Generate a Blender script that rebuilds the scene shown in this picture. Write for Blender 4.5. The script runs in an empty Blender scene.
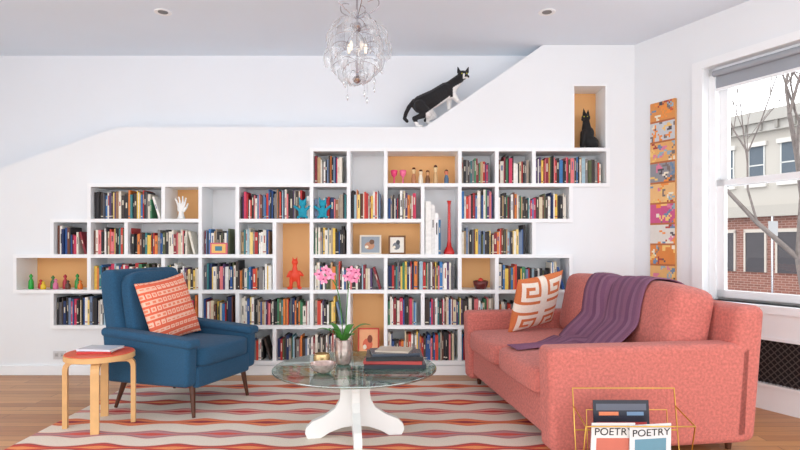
import bpy, bmesh, math, random
from mathutils import Vector, Matrix, Euler, noise
from mathutils.bvhtree import BVHTree
random.seed(11)
F=560.0; D=4.87; H=1.13; S=115.0; CZ=2.87
scene=bpy.context.scene
def WX(px): return (px-400)/S
def WZ(py): return H+(245-py)/S
def P3(px,py,d): return Vector(((px-400)*d/F, d, H+(245-py)*d/F))
def lin(c):
    o=[]
    for x in c[:3]:
        x=x/255.0
        o.append(x/12.92 if x<=0.04045 else ((x+0.055)/1.055)**2.4)
    return (o[0],o[1],o[2],1.0)

# ---------------- materials ----------------
def mat(name,col,rough=0.5,metal=0.0,trans=0.0,ior=1.45,var=0.0,vscale=8.0,bump=0.0,bscale=200.0,emit=None,estr=0,sheen=0.0,attr=False,coat=0.0):
    m=bpy.data.materials.new(name); m.use_nodes=True
    nt=m.node_tree; b=nt.nodes['Principled BSDF']
    b.inputs['Roughness'].default_value=rough; b.inputs['Metallic'].default_value=metal
    b.inputs['Transmission Weight'].default_value=trans; b.inputs['IOR'].default_value=ior
    b.inputs['Sheen Weight'].default_value=sheen; b.inputs['Coat Weight'].default_value=coat
    c=lin(col) if col else (1,1,1,1)
    b.inputs['Base Color'].default_value=c
    tc=nt.nodes.new('ShaderNodeTexCoord')
    src=None
    if attr:
        a=nt.nodes.new('ShaderNodeAttribute'); a.attribute_name='Col'; src=a.outputs['Color']
    if var>0:
        n=nt.nodes.new('ShaderNodeTexNoise'); n.inputs['Scale'].default_value=vscale; n.inputs['Detail'].default_value=4
        nt.links.new(tc.outputs['Object'],n.inputs['Vector'])
        mr=nt.nodes.new('ShaderNodeMapRange'); mr.inputs['From Min'].default_value=0.3; mr.inputs['From Max'].default_value=0.7
        mr.inputs['To Min'].default_value=1-var; mr.inputs['To Max'].default_value=1+var
        nt.links.new(n.outputs['Fac'],mr.inputs['Value'])
        h=nt.nodes.new('ShaderNodeHueSaturation'); h.inputs['Color'].default_value=c
        if src: nt.links.new(src,h.inputs['Color'])
        nt.links.new(mr.outputs['Result'],h.inputs['Value']); src=h.outputs['Color']
    if src: nt.links.new(src,b.inputs['Base Color'])
    if bump>0:
        n2=nt.nodes.new('ShaderNodeTexNoise'); n2.inputs['Scale'].default_value=bscale; n2.inputs['Detail'].default_value=2
        nt.links.new(tc.outputs['Object'],n2.inputs['Vector'])
        bp=nt.nodes.new('ShaderNodeBump'); bp.inputs['Strength'].default_value=bump; bp.inputs['Distance'].default_value=0.004
        nt.links.new(n2.outputs['Fac'],bp.inputs['Height']); nt.links.new(bp.outputs['Normal'],b.inputs['Normal'])
    if emit:
        b.inputs['Emission Color'].default_value=lin(emit); b.inputs['Emission Strength'].default_value=estr
    return m
M_wall=mat('wall_paint',(236,240,243),0.8,var=0.01,vscale=2,bump=0.03,bscale=150)
M_wall2=mat('wall_paint_upper',(234,238,243),0.85,var=0.01,vscale=2)
M_ceil=mat('ceiling_paint',(230,240,250),0.9,var=0.01,vscale=2)
M_trim=mat('trim_paint',(243,246,248),0.45,var=0.01)
M_col=mat('painted_color',None,0.6,attr=True,var=0.03,vscale=30)
M_colg=mat('glazed_color',None,0.25,attr=True,var=0.02,vscale=30)
M_fab=mat('printed_fabric',None,0.9,attr=True,var=0.06,vscale=90,bump=0.4,bscale=350)
M_fur=mat('fur',None,0.75,attr=True,var=0.1,vscale=60,bump=0.4,bscale=260,sheen=0.1)
M_blue=mat('blue_wool',(34,80,112),0.9,var=0.16,vscale=120,bump=0.5,bscale=420,sheen=0.05)
M_pink=mat('coral_boucle',(200,114,104),0.92,var=0.2,vscale=70,bump=0.8,bscale=220,sheen=0.12)
M_walnut=mat('walnut',(84,48,32),0.4,var=0.2,vscale=25)
M_birch=mat('birch',(217,172,116),0.45,var=0.07,vscale=14)
M_white=mat('white_lacquer',(240,240,238),0.35,var=0.01)
M_brass=mat('brass_wire',(212,172,88),0.28,metal=1.0,var=0.03)
M_chrome=mat('chrome',(190,190,196),0.15,metal=1.0,var=0.02)
M_black=mat('dark_grille',(42,40,42),0.6,var=0.05)
M_redorange=mat('linoleum_red',(226,92,58),0.35,var=0.03)
M_green=mat('leaf_green',(66,130,48),0.45,var=0.12,vscale=12)
M_bark=mat('bark',(120,110,106),0.9,var=0.2)
M_silver=mat('mercury_glass',(205,185,178),0.2,metal=0.7,var=0.25,vscale=45)
def tglass(name,tint,lo=.06,hi=.4,rough=.02,white=0.0,blend=.5):
    m=bpy.data.materials.new(name); m.use_nodes=True; nt=m.node_tree; nt.nodes.clear(); N=nt.nodes.new; L=nt.links.new
    o=N('ShaderNodeOutputMaterial'); mx=N('ShaderNodeMixShader'); t=N('ShaderNodeBsdfTransparent'); g=N('ShaderNodeBsdfGlossy'); f=N('ShaderNodeLayerWeight'); mr=N('ShaderNodeMapRange')
    f.inputs['Blend'].default_value=blend; t.inputs['Color'].default_value=(*tint,1); g.inputs['Roughness'].default_value=rough
    mr.inputs['To Min'].default_value=lo; mr.inputs['To Max'].default_value=hi
    L(f.outputs['Facing'],mr.inputs['Value']); L(mr.outputs[0],mx.inputs[0]); L(t.outputs[0],mx.inputs[1])
    if white>0:
        d=N('ShaderNodeBsdfDiffuse'); d.inputs['Color'].default_value=(.9,.91,.93,1); m2=N('ShaderNodeMixShader'); m2.inputs[0].default_value=white
        L(g.outputs[0],m2.inputs[1]); L(d.outputs[0],m2.inputs[2]); L(m2.outputs[0],mx.inputs[2])
    else: L(g.outputs[0],mx.inputs[2])
    L(mx.outputs[0],o.inputs[0]); return m
M_pane=tglass('window_pane',(.98,.99,.99),.02,.15)
M_glass=tglass('clear_glass',(.98,.992,.988),.04,.26)
M_leafglass=tglass('murano_glass',(.93,.94,.95),.12,.9,rough=.08,white=.4,blend=.48)
def floor_mat():
    m=bpy.data.materials.new('oak_floor'); m.use_nodes=True; nt=m.node_tree; b=nt.nodes['Principled BSDF']
    tc=nt.nodes.new('ShaderNodeTexCoord')
    br=nt.nodes.new('ShaderNodeTexBrick'); br.inputs['Scale'].default_value=1
    br.inputs['Brick Width'].default_value=1.3; br.inputs['Row Height'].default_value=0.085; br.inputs['Mortar Size'].default_value=0.0018
    br.inputs['Color1'].default_value=lin((208,152,98)); br.inputs['Color2'].default_value=lin((178,120,74)); br.inputs['Mortar'].default_value=lin((90,56,34))
    br.offset=0.37
    nt.links.new(tc.outputs['Object'],br.inputs['Vector'])
    mp=nt.nodes.new('ShaderNodeMapping'); mp.inputs['Scale'].default_value=(2,40,1); nt.links.new(tc.outputs['Object'],mp.inputs['Vector'])
    n=nt.nodes.new('ShaderNodeTexNoise'); n.inputs['Scale'].default_value=2.5; n.inputs['Detail'].default_value=6; nt.links.new(mp.outputs[0],n.inputs['Vector'])
    mr=nt.nodes.new('ShaderNodeMapRange'); mr.inputs['To Min'].default_value=0.68; mr.inputs['To Max'].default_value=1.28; nt.links.new(n.outputs['Fac'],mr.inputs['Value'])
    h=nt.nodes.new('ShaderNodeHueSaturation'); nt.links.new(br.outputs['Color'],h.inputs['Color']); nt.links.new(mr.outputs[0],h.inputs['Value'])
    nt.links.new(h.outputs[0],b.inputs['Base Color']); b.inputs['Roughness'].default_value=0.38
    return m
M_floor=floor_mat()
def brick_mat():
    m=bpy.data.materials.new('street_brick'); m.use_nodes=True; nt=m.node_tree; b=nt.nodes['Principled BSDF']
    tc=nt.nodes.new('ShaderNodeTexCoord'); mp=nt.nodes.new('ShaderNodeMapping'); mp.inputs['Rotation'].default_value=(math.pi/2,0,0); nt.links.new(tc.outputs['Object'],mp.inputs['Vector'])
    br=nt.nodes.new('ShaderNodeTexBrick'); br.inputs['Scale'].default_value=1; br.inputs['Brick Width'].default_value=.3; br.inputs['Row Height'].default_value=.11; br.inputs['Mortar Size'].default_value=.012
    br.inputs['Color1'].default_value=lin((140,92,80)); br.inputs['Color2'].default_value=lin((118,76,66)); br.inputs['Mortar'].default_value=lin((160,134,124))
    nt.links.new(mp.outputs[0],br.inputs['Vector']); nt.links.new(br.outputs['Color'],b.inputs['Base Color']); b.inputs['Roughness'].default_value=.9
    return m

# ---------------- mesh helpers ----------------
def link(o,parent=None):
    scene.collection.objects.link(o)
    if parent: o.parent=parent
    return o
def group(name,loc=(0,0,0),rz=0):
    e=bpy.data.objects.new(name,None); e.location=loc; e.rotation_euler=(0,0,rz); e.empty_display_size=0.05
    return link(e)
def mesh_obj(name,verts,faces,m,parent=None,smooth=False,bevel=0,seg=3,sub=0,solid=0):
    me=bpy.data.meshes.new(name); me.from_pydata([tuple(v) for v in verts],[],faces); me.update()
    bm=bmesh.new(); bm.from_mesh(me); bmesh.ops.recalc_face_normals(bm,faces=bm.faces); bm.to_mesh(me); bm.free()
    if m: me.materials.append(m)
    o=bpy.data.objects.new(name,me); link(o,parent)
    if smooth or bevel>0: me.polygons.foreach_set('use_smooth',[True]*len(me.polygons))
    if solid:
        s=o.modifiers.new('s','SOLIDIFY'); s.thickness=solid; s.offset=0
    if bevel>0:
        b=o.modifiers.new('b','BEVEL'); b.width=bevel; b.segments=seg; b.limit_method='ANGLE'; b.angle_limit=math.radians(35)
        w=o.modifiers.new('w','WEIGHTED_NORMAL'); w.keep_sharp=True
    if sub:
        s=o.modifiers.new('sub','SUBSURF'); s.levels=sub; s.render_levels=sub
    return o
BF=[(0,3,2,1),(4,5,6,7),(0,1,5,4),(1,2,6,5),(2,3,7,6),(3,0,4,7)]
def bverts(x0,x1,y0,y1,z0,z1):
    return [(x0,y0,z0),(x1,y0,z0),(x1,y1,z0),(x0,y1,z0),(x0,y0,z1),(x1,y0,z1),(x1,y1,z1),(x0,y1,z1)]
def box(name,x0,x1,y0,y1,z0,z1,m,parent=None,bevel=0,seg=3):
    return mesh_obj(name,bverts(x0,x1,y0,y1,z0,z1),BF,m,parent,bevel=bevel,seg=seg)
def hexa(name,pts,m,parent=None,bevel=0,seg=3):
    return mesh_obj(name,pts,BF,m,parent,bevel=bevel,seg=seg)
class MB:
    def __init__(s): s.v=[];s.f=[];s.c=[]
    def box(s,x0,x1,y0,y1,z0,z1,col,Mx=None):
        n=len(s.v)
        for p in bverts(x0,x1,y0,y1,z0,z1):
            p=Vector(p); s.v.append(Mx@p if Mx else p)
        for f in BF: s.f.append(tuple(i+n for i in f)); s.c.append(col)
    def poly(s,pts,col):
        n=len(s.v); s.v+= [Vector(p) for p in pts]; s.f.append(tuple(range(n,n+len(pts)))); s.c.append(col)
    def lathe(s,prof,col,loc=(0,0,0),n=20,cols=None):
        b=len(s.v); loc=Vector(loc)
        for (r,z) in prof:
            for i in range(n):
                a=2*math.pi*i/n; s.v.append(loc+Vector((r*math.cos(a),r*math.sin(a),z)))
        for k in range(len(prof)-1):
            for i in range(n):
                j=(i+1)%n
                s.f.append((b+k*n+i,b+k*n+j,b+(k+1)*n+j,b+(k+1)*n+i)); s.c.append(cols[k] if cols else col)
        s.f.append(tuple(b+i for i in range(n))[::-1]); s.c.append(col)
        e=b+(len(prof)-1)*n; s.f.append(tuple(e+i for i in range(n))); s.c.append(cols[-1] if cols else col)
    def build(s,name,m=None,parent=None,smooth=False):
        me=bpy.data.meshes.new(name); me.from_pydata([tuple(v) for v in s.v],[],s.f); me.update()
        ca=me.color_attributes.new(name='Col',type='FLOAT_COLOR',domain='CORNER')
        arr=[]
        for p,c in zip(me.polygons,s.c):
            l=lin(c) 
            arr+=list(l)*p.loop_total
        ca.data.foreach_set('color',arr)
        me.materials.append(m or M_col)
        if smooth: me.polygons.foreach_set('use_smooth',[True]*len(me.polygons))
        o=bpy.data.objects.new(name,me); return link(o,parent)
def lathe(name,prof,m,loc=(0,0,0),parent=None,n=32):
    b=MB(); b.lathe(prof,(255,255,255),loc,n)
    o=b.build(name,m,parent,smooth=True)
    e=o.modifiers.new('e','EDGE_SPLIT'); e.split_angle=math.radians(50)
    return o
def puff(name,c,size,m,parent=None,rot=(0,0,0),p=6,cuts=11,crown=0.0):
    bm=bmesh.new(); bmesh.ops.create_cube(bm,size=2); bmesh.ops.subdivide_edges(bm,edges=bm.edges[:],cuts=cuts,use_grid_fill=True)
    R=Euler(rot).to_matrix()
    for v in bm.verts:
        x,y,z=v.co; s=(abs(x)**p+abs(y)**p+abs(z)**p)**(-1/p)
        q=Vector((x*s,y*s,z*s))
        k=(1-x*x)*(1-y*y)*crown if abs(z)>.99 else 0
        kx=(1-z*z)*(1-y*y)*crown if abs(x)>.99 else 0
        q=Vector((q.x*size[0]/2+math.copysign(kx,x),q.y*size[1]/2,q.z*size[2]/2+math.copysign(k,z)))
        v.co=R@q+Vector(c)
    me=bpy.data.meshes.new(name); bm.to_mesh(me); bm.free(); me.materials.append(m)
    me.polygons.foreach_set('use_smooth',[True]*len(me.polygons))
    return link(bpy.data.objects.new(name,me),parent)
def tube(name,paths,r,m,parent=None,cyc=False,radii=None,bez=False,res=3):
    cu=bpy.data.curves.new(name,'CURVE'); cu.dimensions='3D'; cu.bevel_depth=r; cu.bevel_resolution=res; cu.use_fill_caps=True
    for k,pts in enumerate(paths):
        sp=cu.splines.new('NURBS' if bez else 'POLY'); sp.points.add(len(pts)-1)
        for i,p in enumerate(pts):
            sp.points[i].co=(p[0],p[1],p[2],1)
            if radii: sp.points[i].radius=radii[k][i]
        if bez: sp.order_u=3; sp.use_endpoint_u=True
        sp.use_cyclic_u=cyc
    cu.materials.append(m)
    o=bpy.data.objects.new(name,cu)
    scene.collection.objects.link(o)
    dg=bpy.context.evaluated_depsgraph_get(); me=bpy.data.meshes.new_from_object(o.evaluated_get(dg))
    bpy.data.objects.remove(o)
    me.name=name
    if not me.materials: me.materials.append(m)
    me.polygons.foreach_set('use_smooth',[True]*len(me.polygons))
    return link(bpy.data.objects.new(name,me),parent)
def organic(name,prims,voxel,m,colfn=None,parent=None,smooth=4):
    bm=bmesh.new()
    def sph(c,r,R=None,seg=2):
        res=bmesh.ops.create_icosphere(bm,subdivisions=seg,radius=1)
        for v in res['verts']:
            q=Vector((v.co.x*r[0],v.co.y*r[1],v.co.z*r[2])); 
            if R: q=R@q
            v.co=q+Vector(c)
    for p in prims:
        if p[0]=='c':
            a,ra,b,rb=Vector(p[1]),p[2],Vector(p[3]),p[4]
            n=max(3,int((a-b).length/(0.35*min(ra,rb)))+1)
            for i in range(n+1):
                t=i/n; rr=ra+(rb-ra)*t; sph(a.lerp(b,t),(rr,rr,rr))
        elif p[0]=='e':
            sph(p[1],p[2],Euler(p[3]).to_matrix() if len(p)>3 else None,3)
        elif p[0]=='k':
            base,tip,r=Vector(p[1]),Vector(p[2]),p[3]
            d=tip-base; q=d.to_track_quat('Z','Y').to_matrix()
            res=bmesh.ops.create_cone(bm,cap_ends=True,segments=10,radius1=r,radius2=r*0.12,depth=d.length)
            for v in res['verts']:
                w=v.co.copy()
                v.co=q@w+(base+tip)/2
    me=bpy.data.meshes.new(name); bm.to_mesh(me); bm.free()
    o=bpy.data.objects.new(name,me); scene.collection.objects.link(o)
    rm=o.modifiers.new('r','REMESH'); rm.mode='VOXEL'; rm.voxel_size=voxel; rm.use_smooth_shade=True
    sm=o.modifiers.new('s','SMOOTH'); sm.iterations=smooth; sm.factor=0.5
    dg=bpy.context.evaluated_depsgraph_get(); me2=bpy.data.meshes.new_from_object(o.evaluated_get(dg)); bpy.data.objects.remove(o)
    me2.name=name; me2.materials.clear(); me2.materials.append(m)
    me2.polygons.foreach_set('use_smooth',[True]*len(me2.polygons))
    if colfn:
        ca=me2.color_attributes.new(name='Col',type='FLOAT_COLOR',domain='POINT')
        arr=[]
        for v in me2.vertices: arr+=list(lin(colfn(v.co,v.normal)))
        ca.data.foreach_set('color',arr)
    return link(bpy.data.objects.new(name,me2),parent)
def pillow(name,center,ax,ay,w,h,t,colfn,parent=None,n=56):
    ax=Vector(ax).normalized(); ay=Vector(ay); ay=(ay-ax*ay.dot(ax)).normalized(); az=ax.cross(ay); c=Vector(center)
    b=MB()
    def pt(u,v,sgn):
        e=max(0,(1-abs(u)**2.6))**0.55*max(0,(1-abs(v)**2.6))**0.55
        return c+ax*(u*w/2*(1-0.07*(1-v*v)*abs(u)))+ay*(v*h/2*(1-0.07*(1-u*u)*abs(v)))+az*(sgn*e*t/2)
    for sgn in (1,-1):
        base=len(b.v)
        for j in range(n+1):
            for i in range(n+1): b.v.append(pt(-1+2*i/n,-1+2*j/n,sgn))
        for j in range(n):
            for i in range(n):
                q=(base+j*(n+1)+i,base+j*(n+1)+i+1,base+(j+1)*(n+1)+i+1,base+(j+1)*(n+1)+i)
                b.f.append(q if sgn>0 else q[::-1]); b.c.append(colfn(-1+2*(i+.5)/n,-1+2*(j+.5)/n))
    return b.build(name,M_fab,parent,smooth=True)

# ---------------- room shell ----------------
XL=-4.2; DR=D+0.28
def CX(k): return WX(17+36.875*k)
def RZ(r): return WZ(150+35.35*r)
outl=[(XL,0),(XL,WZ(197)),(WX(118),WZ(127)),(WX(425),WZ(127)),(WX(543),CZ),(2.04,CZ),(2.04,0)]
hole=[(8,0),(15.08,0),(15.08,-1.85),(16,-1.85),(16,1),(15,1),(15,2),(14,2),(14,3),(15,3),(15,4),(14,4),(14,6),(4,6),(4,5),(1,5),(1,4),(0,4),(0,3),(1,3),(1,2),(2,2),(2,1),(8,1)]
def curve_wall(name,loops,y0,y1,m):
    cu=bpy.data.curves.new(name,'CURVE'); cu.dimensions='2D'; cu.fill_mode='BOTH'; cu.extrude=(y1-y0)/2
    for L in loops:
        sp=cu.splines.new('POLY'); sp.points.add(len(L)-1); sp.use_cyclic_u=True
        for i,p in enumerate(L): sp.points[i].co=(p[0],p[1],0,1)
    o=bpy.data.objects.new(name,cu); scene.collection.objects.link(o)
    dg=bpy.context.evaluated_depsgraph_get(); me=bpy.data.meshes.new_from_object(o.evaluated_get(dg)); bpy.data.objects.remove(o)
    me.transform(Matrix.Translation((0,(y0+y1)/2,0))@Matrix.Rotation(math.pi/2,4,'X'))
    me.materials.clear(); me.materials.append(m); me.name=name
    me.polygons.foreach_set('use_smooth',[False]*len(me.polygons))
    return link(bpy.data.objects.new(name,me))
curve_wall('wall_back',[outl,[(CX(a),RZ(b)) for a,b in hole]],D,DR,M_wall)
box('wall_stair',XL,2.0,DR,DR+0.1,0,CZ,M_wall2)
box('wall_left',XL-0.1,XL,2.2,DR+0.1,0,CZ,M_wall)
def slab(name,z0,z1,m):
    poly=[(XL-.1,-1.6),(5.2,-1.6),(1.95,5.25),(XL-.1,5.25)]
    v=[(x,y,z0) for x,y in poly]+[(x,y,z1) for x,y in poly]
    return mesh_obj(name,v,BF,m)
slab('floor',-0.1,0,M_floor); slab('ceiling',CZ,CZ+0.1,M_ceil)
RW=math.atan2(-0.893,0.451); RO=(2.04,4.87,0)
def placed(o): o.location=RO; o.rotation_euler=(0,0,RW); return o
t0,t1,zb,zt=0.645,1.80,0.715,2.48
b=MB(); W=(238,238,241)
b.box(-0.30,t0,0,.2,0,CZ,W); b.box(t1,3.3,0,.2,0,CZ,W); b.box(t0,t1,0,.2,0,zb,W); b.box(t0,t1,0,.2,zt,CZ,W)
placed(b.build('wall_right',M_wall))
win=group('window_1',RO,RW)
b=MB(); T=(244,244,245)
b.box(t0-.085,t0,-.022,0,zb-.03,zt+.06,T); b.box(t1,t1+.05,-.022,0,zb-.03,zt+.06,T); b.box(t0,t1,-.022,0,zt,zt+.06,T)
b.box(t0-.10,t1+.07,-.06,.10,zb-.03,zb,T)
b.box(t0,t0+.05,.06,.17,zb,zt,T); b.box(t1-.05,t1,.06,.17,zb,zt,T); b.box(t0,t1,.06,.17,zt-.05,zt,T); b.box(t0,t1,.1,.17,zb,zb+.02,T)
b.build('casing',M_trim,win)
b=MB(); a0,a1=t0+.05,t1-.05; zm=1.60
for (z0,z1,y0) in ((zb+.02,zm+.025,.08),(zm-.025,zt-.05,.12)):
    b.box(a0,a0+.06,y0,y0+.035,z0,z1,T); b.box(a1-.06,a1,y0,y0+.035,z0,z1,T); b.box(a0,a1,y0,y0+.035,z0,z0+.055,T); b.box(a0,a1,y0,y0+.035,z1-.045,z1,T)
b.build('sashes',M_trim,win)
b=MB(); b.poly([(a0,.1,zb),(a1,.1,zb),(a1,.1,zm),(a0,.1,zm)],T); b.poly([(a0,.14,zm),(a1,.14,zm),(a1,.14,zt-.05),(a0,.14,zt-.05)],T)
b.build('panes',M_pane,win)
g=group('roller_shade',RO,RW)
mg=mat('shade_fabric',(160,166,174),0.8,var=0.03)
box('shade_cloth',t0+.06,t1-.06,.055,.06,2.31,2.42,mg,g); 
tube('shade_roll',[[(t0+.055,.035,2.43),(t1-.055,.035,2.43)]],0.024,mg,g)
box('hem_bar',t0+.06,t1-.06,.05,.065,2.30,2.32,M_trim,g)
# radiator cover
g=group('radiator_cover',RO,RW)
b=MB(); gt0,gt1,gz0,gz1=.99,2.15,.18,.48
b.box(.80,gt0,-.045,0,0,.66,T); b.box(gt1,2.4,-.045,0,0,.66,T); b.box(gt0,gt1,-.045,0,0,gz0,T); b.box(gt0,gt1,-.045,0,gz1,.66,T)
b.box(.78,2.42,-.06,0,.66,.685,T)
for q in ((gt0-.02,gt0,gz0-.02,gz1+.02),(gt1,gt1+.02,gz0-.02,gz1+.02)): b.box(q[0],q[1],-.055,-.04,q[2],q[3],T)
b.box(gt0,gt1,-.055,-.04,gz1,gz1+.02,T); b.box(gt0,gt1,-.055,-.04,gz0-.02,gz0,T)
b.build('cover_panel',M_trim,g)
b=MB(); b.box(gt0,gt1,-.008,-.002,gz0,gz1,(22,21,23))
k=gt0-.3
hh=gz1-gz0
def clip(p,q):
    (x0,z0),(x1,z1)=p,q
    lo,hi=0,1
    for lim,sgn in ((gt0,1),(gt1,-1)):
        d=(x1-x0)*sgn; e=(lim-x0)*sgn
        if d>0: lo=max(lo,e/d)
        else: hi=min(hi,e/d)
    if lo>=hi: return None
    return ((x0+(x1-x0)*lo,z0+(z1-z0)*lo),(x0+(x1-x0)*hi,z0+(z1-z0)*hi))
while k<gt1:
    for s in (0,1):
        xa,xb=(k,k+hh) if s==0 else (k+hh,k)
        c=clip((xa,gz0),(xb,gz1))
        if c:
            (xa,za),(xb,zb2)=c; w=.005
            yy=-.03 if s else -.034
            b.poly([(xa-w,yy,za),(xa+w,yy,za),(xb+w,yy,zb2),(xb-w,yy,zb2)],(84,78,76))
    k+=.045
b.build('lattice_grille',M_col,g)
box('baseboard_back',XL,2.02,D-.018,D,0,.085,M_trim,None,bevel=.004)
o=placed(box('baseboard_right',.03,.78,-.018,0,0,.085,M_trim))
g=group('power_outlet',(WX(60),D,WZ(355)))
box('plate',-.055,.055,-.008,0,-.036,.036,mat('outlet_plate',(206,206,208),.35,var=.01),g,bevel=.003)
for sx in(-.024,.024):
    box('socket',sx-.014,sx+.014,-.0105,-.007,-.018,.018,mat('socket',(186,186,186),.4),g)
    for q in (-.005,.005): box('slot',sx+q-.0012,sx+q+.0012,-.0115,-.0103,-.006,.006,M_black,g)

# ---------------- bookshelf ----------------
TH=.031; YF=D-.03; YB=D+.25
cells=[ # c0,c1,r0,r1,type
(8,9,0,1,'b'),(9,10,0,2,'b'),(10,12,0,1,'o'),(12,13,0,1,'b'),(13,14,0,1,'b'),(14,16,0,1,'b'),
(2,4,1,2,'b'),(4,5,1,2,'o'),(5,6,1,3,'b'),(6,8,1,2,'b'),(8,9,1,2,'b'),(10,11,1,2,'b'),(11,12,1,3,'v'),(12,13,1,2,'b'),(13,15,1,2,'b'),
(1,2,2,3,'b'),(2,3,2,3,'b'),(3,5,2,3,'b'),(6,7,2,3,'b'),(7,8,2,4,'o'),(8,9,2,3,'b'),(9,11,2,3,'o'),(12,14,2,3,'b'),
(0,2,3,4,'o'),(2,4,3,4,'b'),(4,5,3,4,'b'),(5,7,3,4,'b'),(8,10,3,4,'b'),(10,12,3,4,'b'),(12,13,3,4,'o'),(13,15,3,4,'b'),
(1,3,4,5,'b'),(3,5,4,5,'b'),(5,6,4,5,'b'),(6,8,4,5,'b'),(8,9,4,5,'b'),(9,10,4,6,'o'),(10,11,4,5,'b'),(11,13,4,5,'b'),(13,14,4,5,'b'),
(4,6,5,6,'b'),(6,7,5,6,'b'),(7,9,5,6,'b'),(10,12,5,6,'b'),(12,14,5,6,'b')]
Hs=set();Vs=set()
b=MB(); WH=(243,246,248); OR=(238,182,120)
for c0,c1,r0,r1,ty in cells:
    for c in range(c0,c1): Hs.add((c,r0)); Hs.add((c,r1))
    for r in range(r0,r1): Vs.add((c0,r)); Vs.add((c1,r))
    b.box(CX(c0),CX(c1),YB,YB+.02,RZ(r1),RZ(r0),OR if ty=='o' else (236,238,240))
for r in range(7):
    c=0
    while c<16:
        if (c,r) in Hs:
            e=c
            while (e,r) in Hs: e+=1
            b.box(CX(c)-TH/2,CX(e)+TH/2,YF,YB,RZ(r)-TH/2,RZ(r)+TH/2,WH); c=e
        else: c+=1
for c,r in Vs:
    top=RZ(r)-TH/2; bot=RZ(r+1)+TH/2
    b.box(CX(c)-TH/2,CX(c)+TH/2,YF+.0005,YB,bot,top,WH)
    if not ((c,r) in Hs or (c-1,r) in Hs) and (c,r-1) in Vs: b.box(CX(c)-TH/2,CX(c)+TH/2,YF+.0005,YB,top,top+TH,WH)
b.box(CX(15.08),CX(16),YB,YB+.02,RZ(0),RZ(-1.85),OR)
b.box(CX(15.08),CX(15.08)+.012,D+.002,YB,RZ(0)+TH/2,RZ(-1.85),WH); b.box(CX(16)-.012,CX(16),D+.002,YB,RZ(0)+TH/2,RZ(-1.85),WH)
b.box(CX(15.08)+.012,CX(16)-.012,D+.002,YB,RZ(-1.85)-.012,RZ(-1.85),WH)
b.build('built_in_bookshelf',mat('shelf_paint',None,.55,attr=True,var=.01))
pal=[(230,224,210)]*4+[(242,240,234)]*3+[(38,37,40)]*6+[(64,54,50)]*3+[(28,48,92),(44,84,146),(60,120,180),(178,44,44),(206,66,50),(222,128,60),(52,124,128),(66,130,92),(232,194,86),(190,160,120),(130,126,124),(110,64,48),(84,92,60),(214,200,170),(136,40,52),(160,190,204),(222,120,124),(90,90,96),(84,60,104),(110,130,160),(170,156,140),(148,108,76),(240,210,130),(200,56,90)]
bk=MB()
def addbook(x,w,h,dep,z,col,lean=0,yf=None):
    y0=(yf if yf is not None else YF+.03+random.uniform(0,.02))
    Mx=Matrix.Translation((x,0,z))@Matrix.Rotation(lean,4,'Y')
    bk.box(0.0006,w-.0006,y0,y0+dep,0,h,col,Mx)
    br=sum(col)/3
    lc=(216,208,188) if br<130 else random.choice([(70,66,66),(170,60,56),(60,90,140)])
    if w>.012 and random.random()<.55:
        m=w*random.uniform(.28,.38); k=random.choice([.55,.62,.7]); ln=random.uniform(.12,.4)
        bk.box(m,w-m,y0-.0006,y0+.001,h*(k-ln/2),h*(k+ln/2),lc,Mx)
    if random.random()<.22: bk.box(.001,w-.001,y0-.0005,y0+.001,h*.08,h*.12,lc,Mx)
def fill(x0,x1,z,hmax,stop=None):
    x=x0
    if stop is None: stop=x1
    base=random.uniform(.70,.84)*hmax
    while True:
        w=random.choice([random.uniform(.007,.014),random.uniform(.010,.022),random.uniform(.014,.032)])
        if x+w>stop: break
        if random.random()<.12: base=random.uniform(.64,.88)*hmax
        h=min(hmax*.93,base*random.uniform(.88,1.1))
        addbook(x,w,h,min(.19,h*.72),z,random.choice(pal))
        x+=w
    if x1-x>.07:
        hh_=hmax*.72; an=-random.uniform(.2,.3)
        w=.02
        if x+math.sin(-an)*hh_+w<x1: addbook(x+math.sin(-an)*hh_+.003,w,hh_,.15,z+.0005,random.choice(pal),lean=an)
for c0,c1,r0,r1,ty in cells:
    if ty[0]=='b':
        xa,xb=CX(c0)+TH/2+.006,CX(c1)-TH/2-.004
        z=RZ(r1)+TH/2; hm=(RZ(0)-RZ(1))-TH
        stop=xb-(random.choice([0,0,0.01,.03,.08]) if c1-c0==1 else random.choice([0,.02,.09,.11]))
        fill(xa,xb,z,hm,stop)
z=RZ(3)+TH/2
xx=CX(11)+TH/2+.008
for w,h,c in ((.05,.46,(240,240,236)),(.035,.43,(228,228,226)),(.03,.36,(245,245,245)),(.02,.3,(60,110,150))):
    addbook(xx,w,h,.19,z,c); xx+=w
bk.build('books',mat('book_covers',None,.55,attr=True,var=.08,vscale=40))
def ZS(r): return RZ(r)+TH/2
YO=D+.06
v=lathe('red_bottle_vase',[(.002,0),(.045,0),(.05,.01),(.045,.03),(.022,.07),(.016,.12),(.013,.3),(.012,.43),(.018,.46),(.021,.47),(.012,.47)],mat('red_glaze',(205,35,32),.2,coat=.5,var=.03),(CX(12)-.085,YO,z))
hx=CX(4.38); hz=ZS(2)
pr=[('c',(hx,YO,hz+.02),.028,(hx,YO,hz+.06),.021),('e',(hx,YO,hz+.095),(.035,.016,.042)),('e',(hx,YO,hz+.012),(.034,.026,.014))]
for fx,ang,L in ((-.026,-.32,.062),(-.009,-.1,.076),(.01,.08,.08),(.026,.28,.068)):
    p0=Vector((hx+fx,YO,hz+.12)); p1=p0+Vector((math.sin(ang)*L*.5,0,math.cos(ang)*L*.5)); p2=p1+Vector((math.sin(ang)*L*.5,-.01,math.cos(ang)*L*.48))
    pr+= [('c',p0,.0095,p1,.0085),('c',p1,.0085,p2,.0068)]
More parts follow.
